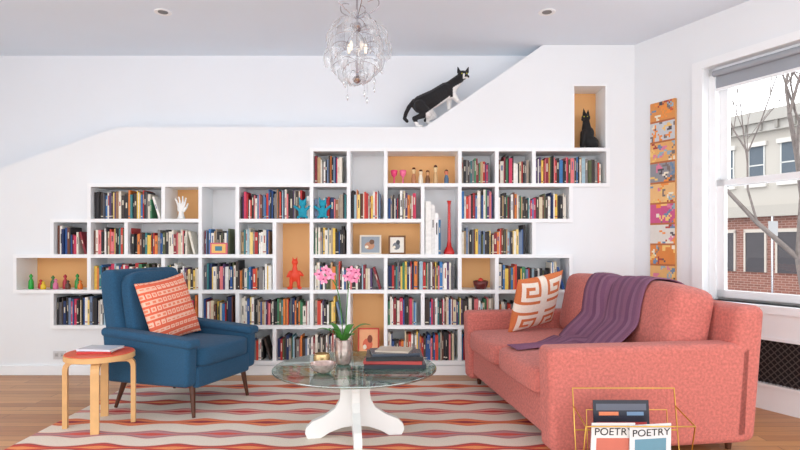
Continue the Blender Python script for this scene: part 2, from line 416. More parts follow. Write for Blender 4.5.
pr+=[('c',(hx+.026,YO,hz+.075),.012,(hx+.05,YO-.006,hz+.105),.0095),('c',(hx+.05,YO-.006,hz+.105),.0095,(hx+.062,YO-.01,hz+.135),.0075)]
organic('hand_sculpture',pr,.0032,M_white,smooth=2)
sx=CX(7.5); sz=ZS(4); Q=mat('red_resin',(232,70,38),.4,var=.04)
pr=[('c',(sx-.035,YO,sz+.012),.014,(sx-.03,YO,sz+.09),.02),('c',(sx+.035,YO,sz+.012),.014,(sx+.03,YO,sz+.09),.02),('e',(sx,YO,sz+.12),(.05,.03,.055)),
('c',(sx,YO,sz+.16),.025,(sx,YO,sz+.2),.02),('e',(sx,YO,sz+.235),(.028,.024,.03)),('c',(sx-.04,YO,sz+.15),.014,(sx-.065,YO,sz+.11),.011),('c',(sx+.04,YO,sz+.15),.014,(sx+.07,YO,sz+.12),.011),
('c',(sx-.03,YO,sz+.012),.014,(sx-.05,YO-.03,sz+.012),.013),('c',(sx+.035,YO,sz+.012),.014,(sx+.055,YO-.03,sz+.012),.013),('k',(sx-.012,YO,sz+.25),(sx-.022,YO,sz+.29),.01),('k',(sx+.012,YO,sz+.25),(sx+.022,YO,sz+.29),.01)]
organic('red_figurine',pr,.005,Q,smooth=2)
Qb=mat('turquoise_plush',(30,150,176),.8,var=.1,vscale=60)
for i,xx in enumerate((WX(303),WX(323))):
    zz=ZS(2); yy=YF+.010; k=1.25
    def q3(a,y_,c): return (xx+a*k,yy+y_,zz+c*k)
    pr=[('e',q3(0,0,.045),(.038,.015,.048)),('e',q3(0,0,.105),(.034,.017,.031)),('c',q3(-.02,0,.06),.014,q3(-.055,0,.085),.011),('c',q3(.02,0,.06),.014,q3(.055,0,.09),.011),
    ('c',q3(-.016,0,.02),.014,q3(-.03,-.01,.010),.012),('c',q3(.016,0,.02),.014,q3(.03,-.01,.010),.012),('k',q3(-.016,0,.12),q3(-.026,0,.155),.013),('k',q3(.016,0,.12),q3(.026,0,.155),.013)]
    organic('plush_toy',pr,.004,Qb,smooth=2)
zz=ZS(1)
for i,px in enumerate((414,421,428,436,447)):
    b=MB(); hh=random.uniform(.12,.19); c=[(222,190,140),(236,215,180),(200,150,100),(230,200,150),(214,120,90)][i]; c2=[(180,120,80),(240,230,210),(120,80,50),(210,170,120),(80,110,140)][i]
    b.lathe([(.002,0),(.018,0),(.021,.01),(.02,hh*.4),(.012,hh*.62),(.017,hh*.75),(.018,hh*.86),(.012,hh*.97),(.002,hh)],c,(WX(px),YO,zz),16,[c2,c2,c2,c2,c,c,(90,55,35),(90,55,35)])
    b.build('wooden_doll',M_colg,smooth=True)
for px,c in ((394,(232,70,120)),(403,(235,110,150))):
    b=MB(); b.lathe([(.002,0),(.017,0),(.007,.012),(.006,.06),(.024,.08),(.031,.12),(.026,.125)],c,(WX(px),YO,zz),16); b.build('pink_goblet',M_colg,smooth=True)
def frame(name,cx,z,w,h,fc,ic,ac,y=None,fw=.014):
    g=group(name,(cx,y if y else YO,z)); g.rotation_euler=(-.12,0,0)
    b=MB(); b.box(-w/2,w/2,0,.012,0,fw,fc); b.box(-w/2,w/2,0,.012,h-fw,h,fc); b.box(-w/2,-w/2+fw,0,.012,fw,h-fw,fc); b.box(w/2-fw,w/2,0,.012,fw,h-fw,fc)
    b.box(-w/2+fw,w/2-fw,.005,.01,fw,h-fw,ic)
    a=w/2-fw; cz=h*.5
    for (rx,rz,ox,oz,cc,dd) in ((a*.55,h*.2,-a*.1,-.01,ac,.0042),(a*.28,h*.13,a*.15,h*.14,tuple(int(q*.6) for q in ac),.0036),(a*.2,h*.08,-a*.4,-h*.12,(236,226,206),.003)):
        b.poly([(ox+rx*math.cos(t*.5236),dd,cz+oz+rz*math.sin(t*.5236)) for t in range(12)],cc)
    b.build('frame_and_print',M_col,g)
z3=ZS(3)
frame('framed_picture',WX(370),z3,.19,.17,(225,215,200),(150,160,170),(190,140,110))
frame('framed_photo',WX(397),z3,.15,.165,(120,80,48),(235,230,220),(120,126,132))
frame('red_framed_print',WX(368),ZS(6)+.001,.19,.27,(205,80,60),(240,176,130),(222,110,80))
b0=[(34,168,60),(200,40,40),(240,200,50),(60,120,60),(220,120,160),(180,40,60),(90,60,50),(60,150,70),(230,120,40)]
for i,c in enumerate(b0):
    px=28+i*6.2; hh=random.uniform(.06,.14); b=MB()
    b.lathe([(.002,0),(.019,0),(.022,.01),(.02,hh*.5),(.008,hh*.72),(.016,hh*.85),(.003,hh)],c,(WX(px),YO-.02+(i%2)*.05,ZS(4)),12); b.build('toy_figure',M_colg,smooth=True)
b=MB(); b.lathe([(.002,0),(.045,0),(.06,.03),(.068,.07),(.06,.075),(.05,.04),(.003,.02)],(96,34,30),(CX(12.6),YO,ZS(4)),24); b.lathe([(.002,.02),(.03,.05),(.02,.09),(.003,.1)],(205,60,50),(CX(12.6),YO,ZS(4)),14)
b.build('fruit_bowl',M_colg,smooth=True)
g=group('painted_mask_card',(WX(219),YF+.02,ZS(3)))
b=MB(); b.box(-.075,.075,0,.012,0,.1,(214,110,120)); b.box(-.06,.06,-.002,0,.012,.088,(238,190,110)); b.box(-.03,.03,-.003,-.002,.03,.07,(70,130,150)); b.build('card',M_col,g)

# ---------------- art panel on right wall ----------------
g=group('patchwork_art_panel',RO,RW)
b=MB(); A0,A1,Z0,Z1=.178,.412,.79,2.31
b.box(A0,A1,-.022,-.001,Z0,Z1,(206,150,90))
rr=random.Random(14); tiles=9
th=(Z1-Z0)/tiles; w_=A1-A0
bgs=[(222,150,84),(206,208,212),(232,176,110),(150,150,156),(236,190,130),(206,92,140),(226,222,214),(224,140,70),(232,186,120)]
acc=[(240,232,210),(110,140,172),(206,96,64),(224,130,160),(128,116,112),(244,204,124),(176,76,64),(150,180,196),(240,150,70),(90,84,90)]
nx,nz=16,11
for k in range(tiles):
    zb_=Z1-th*(k+1)
    # little illustrated scene: walkers paint connected strokes over a coloured ground
    G_=[[bgs[k]]*nx for _ in range(nz)]
    for q in range(12):
        x,z_=rr.randrange(nx),rr.randrange(nz); c=rr.choice(acc)
        for s in range(rr.randint(4,13)):
            G_[z_][x]=c
            x=max(0,min(nx-1,x+rr.choice([-1,0,1,1]))); z_=max(0,min(nz-1,z_+rr.choice([-1,0,0,1])))
    for j in range(nz):
        for i in range(nx):
            c=G_[j][i]
            if j==0: c=(186,110,66)
            x0=A0+w_*i/nx; x1=A0+w_*(i+1)/nx; z0=zb_+th*j/nz; z1=zb_+th*(j+1)/nz
            b.poly([(x0,-.0225,z0),(x1,-.0225,z0),(x1,-.0225,z1),(x0,-.0225,z1)],c)
b.build('panel',M_col,g)

# ---------------- rug ----------------
RX0,RX1,RY0,RY1=-2.17,1.0,2.1,4.62
CR=(234,222,208)
sets=[((132,72,82),(210,78,68),(240,156,98)),((140,112,122),(196,142,146),(222,96,84)),((206,88,62),(236,138,92),(160,62,74)),((160,112,120),(232,162,152),(206,72,70))]
PR=.225; L=.42
bands=[];y=RY0+.10;j=0
while y<RY1-.06: bands.append((y,j)); y+=PR; j+=1
nc=200
def bounds(x):
    out=[(RY0,CR)]
    for (c,j) in bands:
        ph=.5*(j%2); k=.5+.5*math.cos(2*math.pi*(x/L+ph)); k=.6*k+.4*abs(2*((x/L+ph)%1)-1)
        w=.011+.050*k**1.5; o=.009; co=max(.001,w*.40*k)
        s=sets[j%4]; c+=.006*math.sin(x*9+j)
        out+=[(c-w-o-.010,(238,186,168)),(c-w-o,s[0]),(c-w,s[1]),(c-co,s[2]),(c+co,s[1]),(c+w,s[0]),(c+w+o,(238,186,168)),(c+w+o+.010,CR)]
    return out
b=MB()
nb=len(bounds(0))
for i in range(nc+1):
    x=RX0+(RX1-RX0)*i/nc
    B=bounds(x); 
    for (yy,c) in B: b.v.append(Vector((x,yy,.008)))
    b.v.append(Vector((x,RY1,.008)))
m_=nb+1
cc=[c for _,c in bounds(0)]
for i in range(nc):
    for k in range(nb):
        b.f.append((i*m_+k,(i+1)*m_+k,(i+1)*m_+k+1,i*m_+k+1)); b.c.append(cc[k])
b.box(RX0,RX1,RY0-.001,RY0,0,.008,CR); b.box(RX0,RX1,RY1,RY1+.001,0,.008,CR); b.box(RX0-.001,RX0,RY0,RY1,0,.008,(220,150,140)); b.box(RX1,RX1+.001,RY0,RY1,0,.008,CR)
b.build('striped_rug',mat('rug_wool',None,.95,attr=True,var=.08,vscale=120,bump=.5,bscale=260))

# ---------------- armchair ----------------
ch=group('blue_armchair',(-1.536,4.006,.0085),math.radians(-20))
box('seat_base',-.30,.345,-.285,.285,.19,.33,M_blue,ch,bevel=.02)
puff('seat_cushion',(.065,0,.385),(.60,.545,.135),M_blue,ch,p=9,crown=.012)
def backslab(name,xb,xt,z0,z1,wb,wt,th_,m,parent):
    n=8; V=[];Fc=[]
    for j in range(n+1):
        t=j/n; z=z0+(z1-z0)*t; x=xb+(xt-xb)*t-.02*math.sin(math.pi*t); w=wb+(wt-wb)*t
        if t>.9: w-=.03
        tt=th_*(1-.25*t)
        V+=[(x-tt/2,-w/2,z),(x+tt/2,-w/2,z),(x+tt/2,w/2,z),(x-tt/2,w/2,z)]
    for j in range(n):
        a=4*j
        for i in range(4): Fc.append((a+i,a+(i+1)%4,a+4+(i+1)%4,a+4+i))
    Fc.append((0,1,2,3)); Fc.append((4*n,4*n+1,4*n+2,4*n+3))
    return mesh_obj(name,V,Fc,m,parent,bevel=.04,seg=5)
backslab('backrest',-.27,-.40,.20,.95,.60,.66,.17,M_blue,ch)
puff('back_pad',(-.255,0,.66),(.11,.54,.54),M_blue,ch,rot=(0,math.radians(-10),0),p=6,crown=.01)
for s in (-1,1):
    y0,y1=(s*.275,s*.375) if s>0 else (s*.375,s*.275)
    hexa('arm_panel',[(-.34,y0,.20),(.335,y0,.21),(.335,y1,.21),(-.34,y1,.20),(-.38,y0,.55),(.345,y0,.475),(.345,y1,.475),(-.38,y1,.55)],M_blue,ch,bevel=.028,seg=4)
    hexa('arm_rest',[(-.38,y0-.012,.505),(.365,y0-.012,.455),(.365,y1+.012,.455),(-.38,y1+.012,.505),(-.38,y0-.012,.565),(.365,y0-.012,.515),(.365,y1+.012,.515),(-.38,y1+.012,.565)],M_blue,ch,bevel=.027,seg=5)
for lx,ly in ((.29,-.27),(.29,.27),(-.28,-.26),(-.28,.26)):
    dx=.03 if lx>0 else -.07; dy=.02 if ly>0 else -.02
    tube('leg',[[(lx,ly,.21),(lx+dx,ly+dy,.003)]],.021,M_walnut,ch,radii=[[1,.55]])
def coralpat(u,v):
    a=(v*4.6+10)%1; k=int(v*4.6+10); bq=(u*5.5+10+(.5 if k%2 else 0))%1
    if .2<a<.78 and .06<bq<.94:
        return (248,196,172) if not(.38<a<.6 and .25<bq<.75) else (238,136,104)
    return (234,108,78)
o=pillow('coral_throw_pillow',(0,0,0),(0,1,0),(-.28,0,.96),.47,.46,.15,coralpat,None)
Mch=Matrix.Translation((-1.536,4.006,0))@Matrix.Rotation(math.radians(-20),4,'Z')
o.matrix_world=Mch@Matrix.Translation((-.115,-.03,.675))@Matrix.Rotation(math.radians(7),4,'X')

# ---------------- stool ----------------
st=group('round_stool',(-1.875,3.50,.0086))
lathe('seat_rim',[(.002,.415),(.195,.415),(.2,.418),(.2,.447),(.195,.45),(.002,.45)],M_birch,parent=st,n=48)
lathe('seat_top',[(.002,.4495),(.19,.4495),(.196,.451),(.194,.455),(.002,.4555)],M_redorange,parent=st,n=48)
for k in range(4):
    a=math.radians(20+90*k); R=Matrix.Rotation(a,4,'Z')
    prof=[(.213,0),(.213,.36),(.208,.385),(.195,.402),(.175,.413),(.10,.413)]
    inn=[(.186,0),(.186,.355),(.182,.372),(.174,.383),(.162,.389),(.10,.389)]
    V=[];n=len(prof)
    for s in (-.023,.023):
        for (x,z_) in prof: V.append(R@Vector((x-.01,s,z_)))
        for (x,z_) in inn: V.append(R@Vector((x-.01,s,z_)))
    Fc=[]
    for i in range(n-1):
        Fc+=[(i,i+1,n+i+1,n+i),(2*n+i,3*n+i,3*n+i+1,2*n+i+1),(i,2*n+i,2*n+i+1,i+1),(n+i,n+i+1,3*n+i+1,3*n+i)]
    Fc+=[(0,n,3*n,2*n),(n-1,2*n+n-1,3*n+n-1,2*n-1)]
    mesh_obj('bent_leg',V,Fc,M_birch,st)
def bookat(name,c,w,d,h,rz,cov,page=(235,230,220)):
    g=group(name,c,rz); b=MB()
    b.box(-w/2,w/2,-d/2,d/2,0,.002,cov); b.box(-w/2,w/2,-d/2,d/2,h-.002,h,cov); b.box(-w/2,w/2,-d/2,-d/2+.002,.002,h-.002,cov); b.box(-w/2+.004,w/2-.004,-d/2+.002,d/2-.004,.002,h-.002,page)
    b.build('cover_and_pages',M_colg,g); return g
bookat('paperback_book',(-1.88,3.49,.4645),.20,.14,.014,math.radians(8),(196,60,58))
bookat('paperback_book',(-1.87,3.50,.479),.22,.15,.012,math.radians(-6),(210,216,226))

# ---------------- coffee table ----------------
tb=group('glass_coffee_table',(-.265,3.30,.0085))
lathe('glass_top',[(.002,.393),(.472,.393),(.4775,.397),(.4775,.402),(.472,.406),(.002,.406)],M_glass,parent=tb,n=96)
lathe('glass_rim',[(.4765,.3935),(.4785,.396),(.4785,.403),(.4765,.4055)],tglass('glass_edge_green',(.45,.68,.62),.3,.5),parent=tb,n=96)
hp=[(0.105,.392),(0.10,.34),(0.085,.27),(0.09,.215),(.12,.165),(.18,.125),(.25,.095),(.285,.06),(.29,.03),(.275,0),(.20,0),(.15,.03),(.08,.055),(0,.065)]
prof=hp+[(-x,z_) for x,z_ in hp[-2::-1]]
for a in (8,98):
    R=Matrix.Rotation(math.radians(a),4,'Z'); n=len(prof)
    V=[R@Vector((x,-.022,z_)) for x,z_ in prof]+[R@Vector((x,.022,z_)) for x,z_ in prof]
    Fc=[tuple(range(n)),tuple(range(2*n-1,n-1,-1))]+[(i,(i+1)%n,n+(i+1)%n,n+i) for i in range(n)]
    mesh_obj('pedestal_plank',V,Fc,M_white,tb)
TZ=.4155
bz=TZ
for k,(w,d,h,c,rz) in enumerate(((.36,.27,.024,(30,34,46),3),(.34,.25,.018,(170,60,56),-4),(.33,.25,.024,(24,26,32),2),(.28,.20,.014,(60,70,84),8),(.2,.15,.010,(190,176,160),-12))):
    bookat('coffee_table_book',(-.035,3.36,bz),w,d,h,math.radians(rz),c); bz+=h+.0005
lathe('glass_bowl',[(.002,0),(.03,0),(.05,.012),(.068,.035),(.075,.055),(.072,.055),(.064,.036),(.046,.016),(.002,.006)],M_silver,(-.43,3.13,TZ))
og=group('pink_orchid',(-.34,3.36,TZ))
lathe('mercury_pot',[(.002,0),(.036,0),(.045,.01),(.054,.08),(.052,.13),(.056,.15),(.05,.15),(.046,.12),(.002,.11)],M_silver,parent=og)
def leaf(pts,w,name,m,parent):
    V=[];Fc=[];n=len(pts)
    P=[Vector(p) for p in pts]
    for i,p in enumerate(P):
        t=i/(n-1); d=(P[min(i+1,n-1)]-P[max(i-1,0)]).normalized(); s=d.cross(Vector((0,0,1))).normalized()
        ww=w*math.sin(math.pi*min(.98,max(.06,t*.9+.1)))**.7
        V+=[p-s*ww+Vector((0,0,ww*.25)),p,p+s*ww+Vector((0,0,ww*.25))]
    for i in range(n-1):
        a=3*i; Fc+=[(a,a+1,a+4,a+3),(a+1,a+2,a+5,a+4)]
    return mesh_obj(name,V,Fc,m,parent,smooth=True,solid=.002,sub=1)
for a,L_,hh in ((190,.16,.07),(10,.17,.09),(60,.11,.08),(150,.12,.09),(300,.15,.05),(235,.14,.08)):
    ca,sa=math.cos(math.radians(a)),math.sin(math.radians(a))
    leaf([(ca*L_*t,sa*L_*t,.125+hh*math.sin(t*2.2)+.03*t) for t in (0,.2,.4,.6,.8,1)],.026,'leaf',M_green,og)
stems=[[(0,0,.12),(-.01,.0,.3),(-.03,-.01,.45),(-.08,-.02,.54),(-.14,-.03,.55)],[(0.01,0,.12),(.02,.0,.3),(.03,-.01,.46),(.05,-.02,.55),(.08,-.03,.56)]]
tube('flower_stems',stems,.0028,M_green,og,bez=True)
def blossom(c,r,par):
    b=MB()
    c=Vector(c); rr_=random.uniform(0,1)
    for k in range(5):
        a=2*math.pi*k/5+rr_; d=Vector((math.cos(a),-.15,math.sin(a))); s=Vector((-math.sin(a),0,math.cos(a)))
        col=(240,160,190) if k%2 else (232,132,170)
        b.poly([c,c+d*r*.5+s*r*.36,c+d*r+s*r*.2,c+d*r*1.08,c+d*r-s*r*.2,c+d*r*.5-s*r*.36],col)
    b.lathe([(.001,0),(r*.2,r*.1),(r*.15,r*.25),(.001,r*.3)],(150,30,90),c+Vector((0,-r*.3,-r*.1)),8)
    b.build('blossom',M_col,par)
for c in ((-.14,-.035,.54),(-.10,-.04,.565),(-.115,-.03,.51),(-.07,-.04,.535),(.08,-.04,.55),(.05,-.045,.56),(.07,-.03,.515),(.03,-.04,.525)):
    blossom(c,.029,og)
lathe('glass_votive',[(.002,0),(.036,0),(.045,.012),(.05,.05),(.044,.07),(.041,.07),(.046,.05),(.041,.016),(.002,.01)],mat('gold_mercury',(200,170,120),.25,metal=.6,var=.25,vscale=50),(-.465,3.33,TZ))
lathe('glass_tumbler',[(.002,0),(.03,0),(.033,.09),(.031,.09),(.028,.008),(.002,.006)],M_glass,(-.42,3.47,TZ))

# ---------------- sofa ----------------
SO=(.775,2.86,0); SXS=1.07; SA=math.radians(8)
sf=group('coral_sofa',SO,SA); sf.scale=(SXS,1,1)
SM=Matrix.Translation(SO)@Matrix.Rotation(SA,4,'Z')@Matrix.Diagonal((SXS,1,1,1))
SL=1.76; SD=1.14
box('base',.03,1.02,.03,SL-.03,.09,.31,M_pink,sf,bevel=.03)
for nm,v0 in (('arm_near',0),('arm_far',SL-.16)):
    hexa(nm,[(.0,v0,.06),(1.05,v0,.06),(1.05,v0+.16,.06),(.0,v0+.16,.06),(-.015,v0,.60),(1.08,v0,.60),(1.08,v0+.16,.60),(-.015,v0+.16,.60)],M_pink,sf,bevel=.035,seg=5)
drape=[hexa('back_frame',[(.93,.0,.06),(1.09,.0,.06),(1.09,SL,.06),(.93,SL,.06),(.985,.0,.80),(SD+.01,.0,.80),(SD+.01,SL,.80),(.985,SL,.80)],M_pink,sf,bevel=.05,seg=5)]
for nm,v0 in (('seat_cushion_1',.165),('seat_cushion_2',.165+.717)):
    drape.append(puff(nm,(.405,v0+.357,.385),(.84,.715,.155),M_pink,sf,p=10,crown=.018))
for nm,v0 in (('back_cushion_1',.165),('back_cushion_2',.165+.717)):
    drape.append(puff(nm,(.835,v0+.357,.665),(.26,.725,.45),M_pink,sf,rot=(0,math.radians(11),0),p=8,crown=.02))
for lx,ly in ((.09,.1),(.09,SL-.1),(1.0,.1),(1.0,SL-.1)):
    zf=.0085 if lx<.2 else .0005
    tube('leg',[[(lx,ly,.10),(lx,ly,zf)]],.024,M_walnut,sf,radii=[[1,.6]])
vs=[];ps=[]
for ob in drape:
    k=len(vs); vs+=[v.co.copy() for v in ob.data.vertices]; ps+=[tuple(i+k for i in p.vertices) for p in ob.data.polygons]
bvh=BVHTree.FromPolygons(vs,ps)
mv=40; rowsP=[]
NA=26
for i in range(NA):
    th_=math.radians(38-(38+118)*i/(NA-1)); d=Vector((math.sin(th_),0,math.cos(th_)))
    t=i/(NA-1); v0,v1=.45-.06*t,1.22-.10*t
    row=[]
    for j in range(mv+1):
        v=v0+(v1-v0)*j/mv; c=Vector((.845,v,.66)); o_=c+d*.40
        h=bvh.ray_cast(o_,-d)
        p=h[0] if h[0] else c+d*.2
        row.append((p,d))
    rowsP.append(row)
NS=12
lastu=min(p.x for p,_ in rowsP[-1])
for i in range(NS):
    t=(i+1)/NS; u=lastu-.01-(lastu-.05)*t; q=min(1,t*1.6); v0,v1=.39+.24*q,1.12-.30*q
    row=[]
    for j in range(mv+1):
        v=v0+(v1-v0)*j/mv; h=bvh.ray_cast(Vector((u,v,.75)),Vector((0,0,-1)))
        row.append((h[0] if h[0] else Vector((u,v,.47)),Vector((0,0,1))))
    rowsP.append(row)
G=[[p.copy() for p,_ in r] for r in rowsP]; O0=[[p.copy() for p,_ in r] for r in rowsP]; Dr=[[d for _,d in r] for r in rowsP]
nr=len(G)
for it in range(10):
    G2=[[p.copy() for p in r] for r in G]
    for i in range(nr):
        for j in range(mv+1):
            nbs=[G[a][c_] for a,c_ in ((i-1,j),(i+1,j),(i,j-1),(i,j+1)) if 0<=a<nr and 0<=c_<=mv]
            m0=sum(nbs,Vector())/len(nbs); d=Dr[i][j]
            q=G[i][j]+d*((m0-G[i][j]).dot(d))*.6
            if (q-O0[i][j]).dot(d)<0: q=O0[i][j].copy()
            G2[i][j]=q
    G=G2
b=MB()
for i in range(nr):
    for j in range(mv+1):
        f=.010+.007*(1+math.sin(j*.75+.5*math.sin(i*.3)))*.5+.006*noise.noise(Vector((j*.2,i*.25,1)))
        b.v.append(G[i][j]+Dr[i][j]*f)
for i in range(nr-1):
    for j in range(mv):
        b.f.append((i*(mv+1)+j,i*(mv+1)+j+1,(i+1)*(mv+1)+j+1,(i+1)*(mv+1)+j)); b.c.append([(134,90,116),(124,82,110),(142,100,126),(114,74,102)][(j//2)%4])
o=b.build('purple_throw_blanket',M_fab,None,smooth=True)
o.matrix_world=SM
s=o.modifiers.new('s','SOLIDIFY'); s.thickness=.007; s.offset=0
BM=["1111111","1000001","1011101","1010001","1011111","1000000","1111111"]
def key(u,v):
    x=(u+1)/2*2.0; y=(v+1)/2*2.0
    tx,ty=int(x)%2,int(y)%2; fx,fy=x%1,y%1
    if tx: fx=1-fx
    if ty: fy=1-fy
    i=min(7,int(fx*8)); j=min(7,int(fy*8))
    if i>6 or j>6: return (242,232,218)
    return (210,120,72) if BM[j][i]=='1' else (242,232,218)
pl=pillow('greek_key_pillow',(0,0,0),(.35,1,0),(.36,0,.94),.46,.46,.15,key,None)
pl.matrix_world=Matrix.Translation(SO)@Matrix.Rotation(SA,4,'Z')@Matrix.Translation((.44,1.33,.70))@Matrix.Rotation(math.radians(-48),4,'Z')@Matrix.Rotation(math.radians(8),4,'X')

# ---------------- magazine rack ----------------
mrk=group('brass_magazine_rack',(1.10,2.66,0))
w=.25
def rect(y0,z0,y1,z1,wd=w): return [(-wd,y0,z0),(wd,y0,z0),(wd,y1,z1),(-wd,y1,z1)]
tube('back_frame',[rect(.03,.03,.10,.425)],.004,M_brass,mrk,cyc=True)
tube('front_frame',[rect(-.03,.03,-.10,.30,w)],.004,M_brass,mrk,cyc=True)
tube('inner_frame',[rect(.035,.10,.06,.33,w*.78)],.003,M_brass,mrk,cyc=True)
wires=[[(x,-.03,.03),(x,.03,.03)] for x in (-w,-.12,0,.12,w)]+[[(x,-.03,.03),(x,-.10,.004)] for x in (-w,w)]+[[(x,.03,.03),(x,.10,.004)] for x in (-w,w)]
wires+=[[(x,-.10,.30),(x,.085,.34)] for x in (-w,w)]+[[(-w*.78,.035,.10),(-w,.035,.10)],[(w*.78,.035,.10),(w,.035,.10)],[(-w,-.065,.165),(w,-.065,.165)],[(-w,.065,.23),(w,.065,.23)]]
tube('wires',wires,.0035,M_brass,mrk)
def magazine(name,cx,y,z,wd,ht,tilt,col,words,tcol,roll=0,band=None):
    g=group(name,(1.10+cx,2.66+y,z)); g.rotation_euler=(-tilt,roll,0)
    b=MB(); b.box(-wd/2,wd/2,0,.006,0,ht,col)
    if band: 
        for (a0_,a1_,c0_,c1_,bc) in band: b.box(-wd/2+wd*a0_,-wd/2+wd*a1_,-.0006,0,ht*c0_,ht*c1_,bc)
    b.build('cover',M_colg,g)
    for (txt,x,zz_,size) in words:
        cu=bpy.data.curves.new('title','FONT'); cu.body=txt; cu.size=size; cu.extrude=.0004; cu.align_x='LEFT'
        cu.materials.append(tcol)
        o=bpy.data.objects.new('title',cu); link(o,g); o.location=(x,-.0012,zz_); o.rotation_euler=(math.pi/2,0,0)
ink=mat('black_ink',(30,30,32),.6,var=.02)
magazine('poetry_magazine',-.115,-.045,.035,.20,.275,-.12,(232,232,230),[('POETRY',-.088,.218,.050)],ink,band=[(.12,.88,.25,.74,(206,120,104))])
magazine('poetry_magazine',.065,-.052,.035,.19,.275,-.15,(228,232,234),[('POETRY',-.085,.221,.048)],ink,roll=-.06,band=[(.12,.88,.2,.75,(110,156,176))])
magazine('art_magazine',-.03,.02,.035,.27,.345,.10,(40,44,56),[],ink,band=[(.05,.95,.86,.95,(90,96,110)),(.10,.45,.79,.84,(222,130,90)),(.6,.9,.79,.84,(110,140,170)),(.05,.95,.1,.7,(170,60,60))])

# ---------------- chandelier ----------------
cx_,cy_=(357-400)*3.2/F,3.2
cg=group('glass_chandelier',(cx_,cy_,0))
zc=2.25
lathe('canopy',[(.002,CZ-.03),(.05,CZ-.028),(.06,CZ-.001),(.002,CZ-.001)],M_chrome,parent=cg)
tube('stem',[[(0,0,CZ-.03),(0,0,2.06)]],.006,M_chrome,cg)
lathe('hub',[(.002,zc+.10),(.02,zc+.105),(.03,zc+.125),(.02,zc+.145),(.002,zc+.15)],M_chrome,parent=cg)
lathe('lower_hub',[(.002,zc-.20),(.02,zc-.19),(.026,zc-.175),(.016,zc-.16),(.002,zc-.155)],M_chrome,parent=cg)
arms=[];gb=MB()
rnd=random.Random(3)
def disc(c,nrm,r):
    nrm=Vector(nrm).normalized(); up=Vector((0,0,1)); sx_=nrm.cross(up).normalized(); sy_=sx_.cross(nrm)
    n=14; b0_=len(gb.v); rings=[.0,.5,.8,1.0]
    gb.v.append(c)
    for q in rings[1:]:
        for i in range(n):
            a=2*math.pi*i/n; rr2=r*q*(1+(.09*math.cos(7*a) if q==1.0 else 0))
            gb.v.append(c+sx_*rr2*math.cos(a)*.85+sy_*rr2*math.sin(a)*1.1-nrm*(r*.4*q*q))
    for i in range(n):
        j=(i+1)%n
        gb.f.append((b0_,b0_+1+i,b0_+1+j)); gb.c.append((255,255,255))
        for k in range(2):
            gb.f.append((b0_+1+k*n+i,b0_+1+(k+1)*n+i,b0_+1+(k+1)*n+j,b0_+1+k*n+j)); gb.c.append((255,255,255))
drops=MB(); strands=[]
for (zq,R_,n_,r_,tl) in ((zc+.14,.13,6,.042,.5),(zc+.06,.18,8,.050,.25),(zc-.03,.19,8,.054,0),(zc-.11,.15,7,.052,-.3),(zc-.18,.08,5,.044,-.8)):
    off=rnd.random()
    for i in range(n_):
        a=2*math.pi*(i+off+rnd.uniform(-.15,.15))/n_; ca,sa=math.cos(a),math.sin(a)
        c=Vector((ca*R_,sa*R_,zq+rnd.uniform(-.02,.02))); disc(c,(ca+rnd.uniform(-.5,.5),sa+rnd.uniform(-.5,.5),tl),r_)
        arms.append([(0,0,zq+.04),(ca*R_*.5,sa*R_*.5,zq+.055),(ca*R_*.92,sa*R_*.92,zq+.02),(ca*R_*.95,sa*R_*.95,zq)])
        if i%2==0:
            x,y_=ca*R_*.75,sa*R_*.75; ln=rnd.uniform(.05,.10)
            strands.append([(x,y_,zq+.03),(x,y_,zq-ln)])
            drops.lathe([(.0005,-.03),(.006,-.018),(.009,-.006),(.004,.006),(.0005,.012)],(255,255,255),(x,y_,zq-ln-.01),8)
tube('arms',arms,.0022,M_chrome,cg,bez=True); tube('strands',strands,.001,M_chrome,cg,res=1)
drops.build('crystal_drops',tglass('crystal',(.9,.92,.94),.35,.9,white=.3),cg,smooth=True)
gb.build('glass_petals',M_leafglass,cg,smooth=True)
Mb=mat('bulb_glass',(255,248,235),.2,emit=(255,240,215),estr=.4)
for i in range(5):
    a=2*math.pi*i/5+.3; R_=.05
    lathe('bulb',[(.001,0),(.007,.0),(.008,.018),(.011,.03),(.007,.048),(.001,.056)],Mb,(R_*math.cos(a),R_*math.sin(a),zc-.02),parent=cg,n=12)
curl=[]
for k in range(5):
    a=2*math.pi*k/5; ca,sa=math.cos(a),math.sin(a)
    curl.append([(0,0,zc+.17),(ca*.06,sa*.06,zc+.20),(ca*.13,sa*.13,zc+.24),(ca*.12,sa*.12,zc+.30),(ca*.06,sa*.06,zc+.27)])
tube('curls',curl,.003,M_chrome,cg,bez=True)

for px in (163,547):
    d=4.18; X=(px-400)*d/F
    g=group('recessed_downlight',(X,d,CZ))
    lathe('trim_ring',[(.035,-.001),(.05,-.008),(.062,-.006),(.064,-.0005),(.035,-.0005)],M_trim,parent=g)
    lathe('lens',[(.002,-.004),(.036,-.004),(.036,-.001),(.002,-.001)],mat('downlight_lens',(110,106,102),.4,var=.03),parent=g)

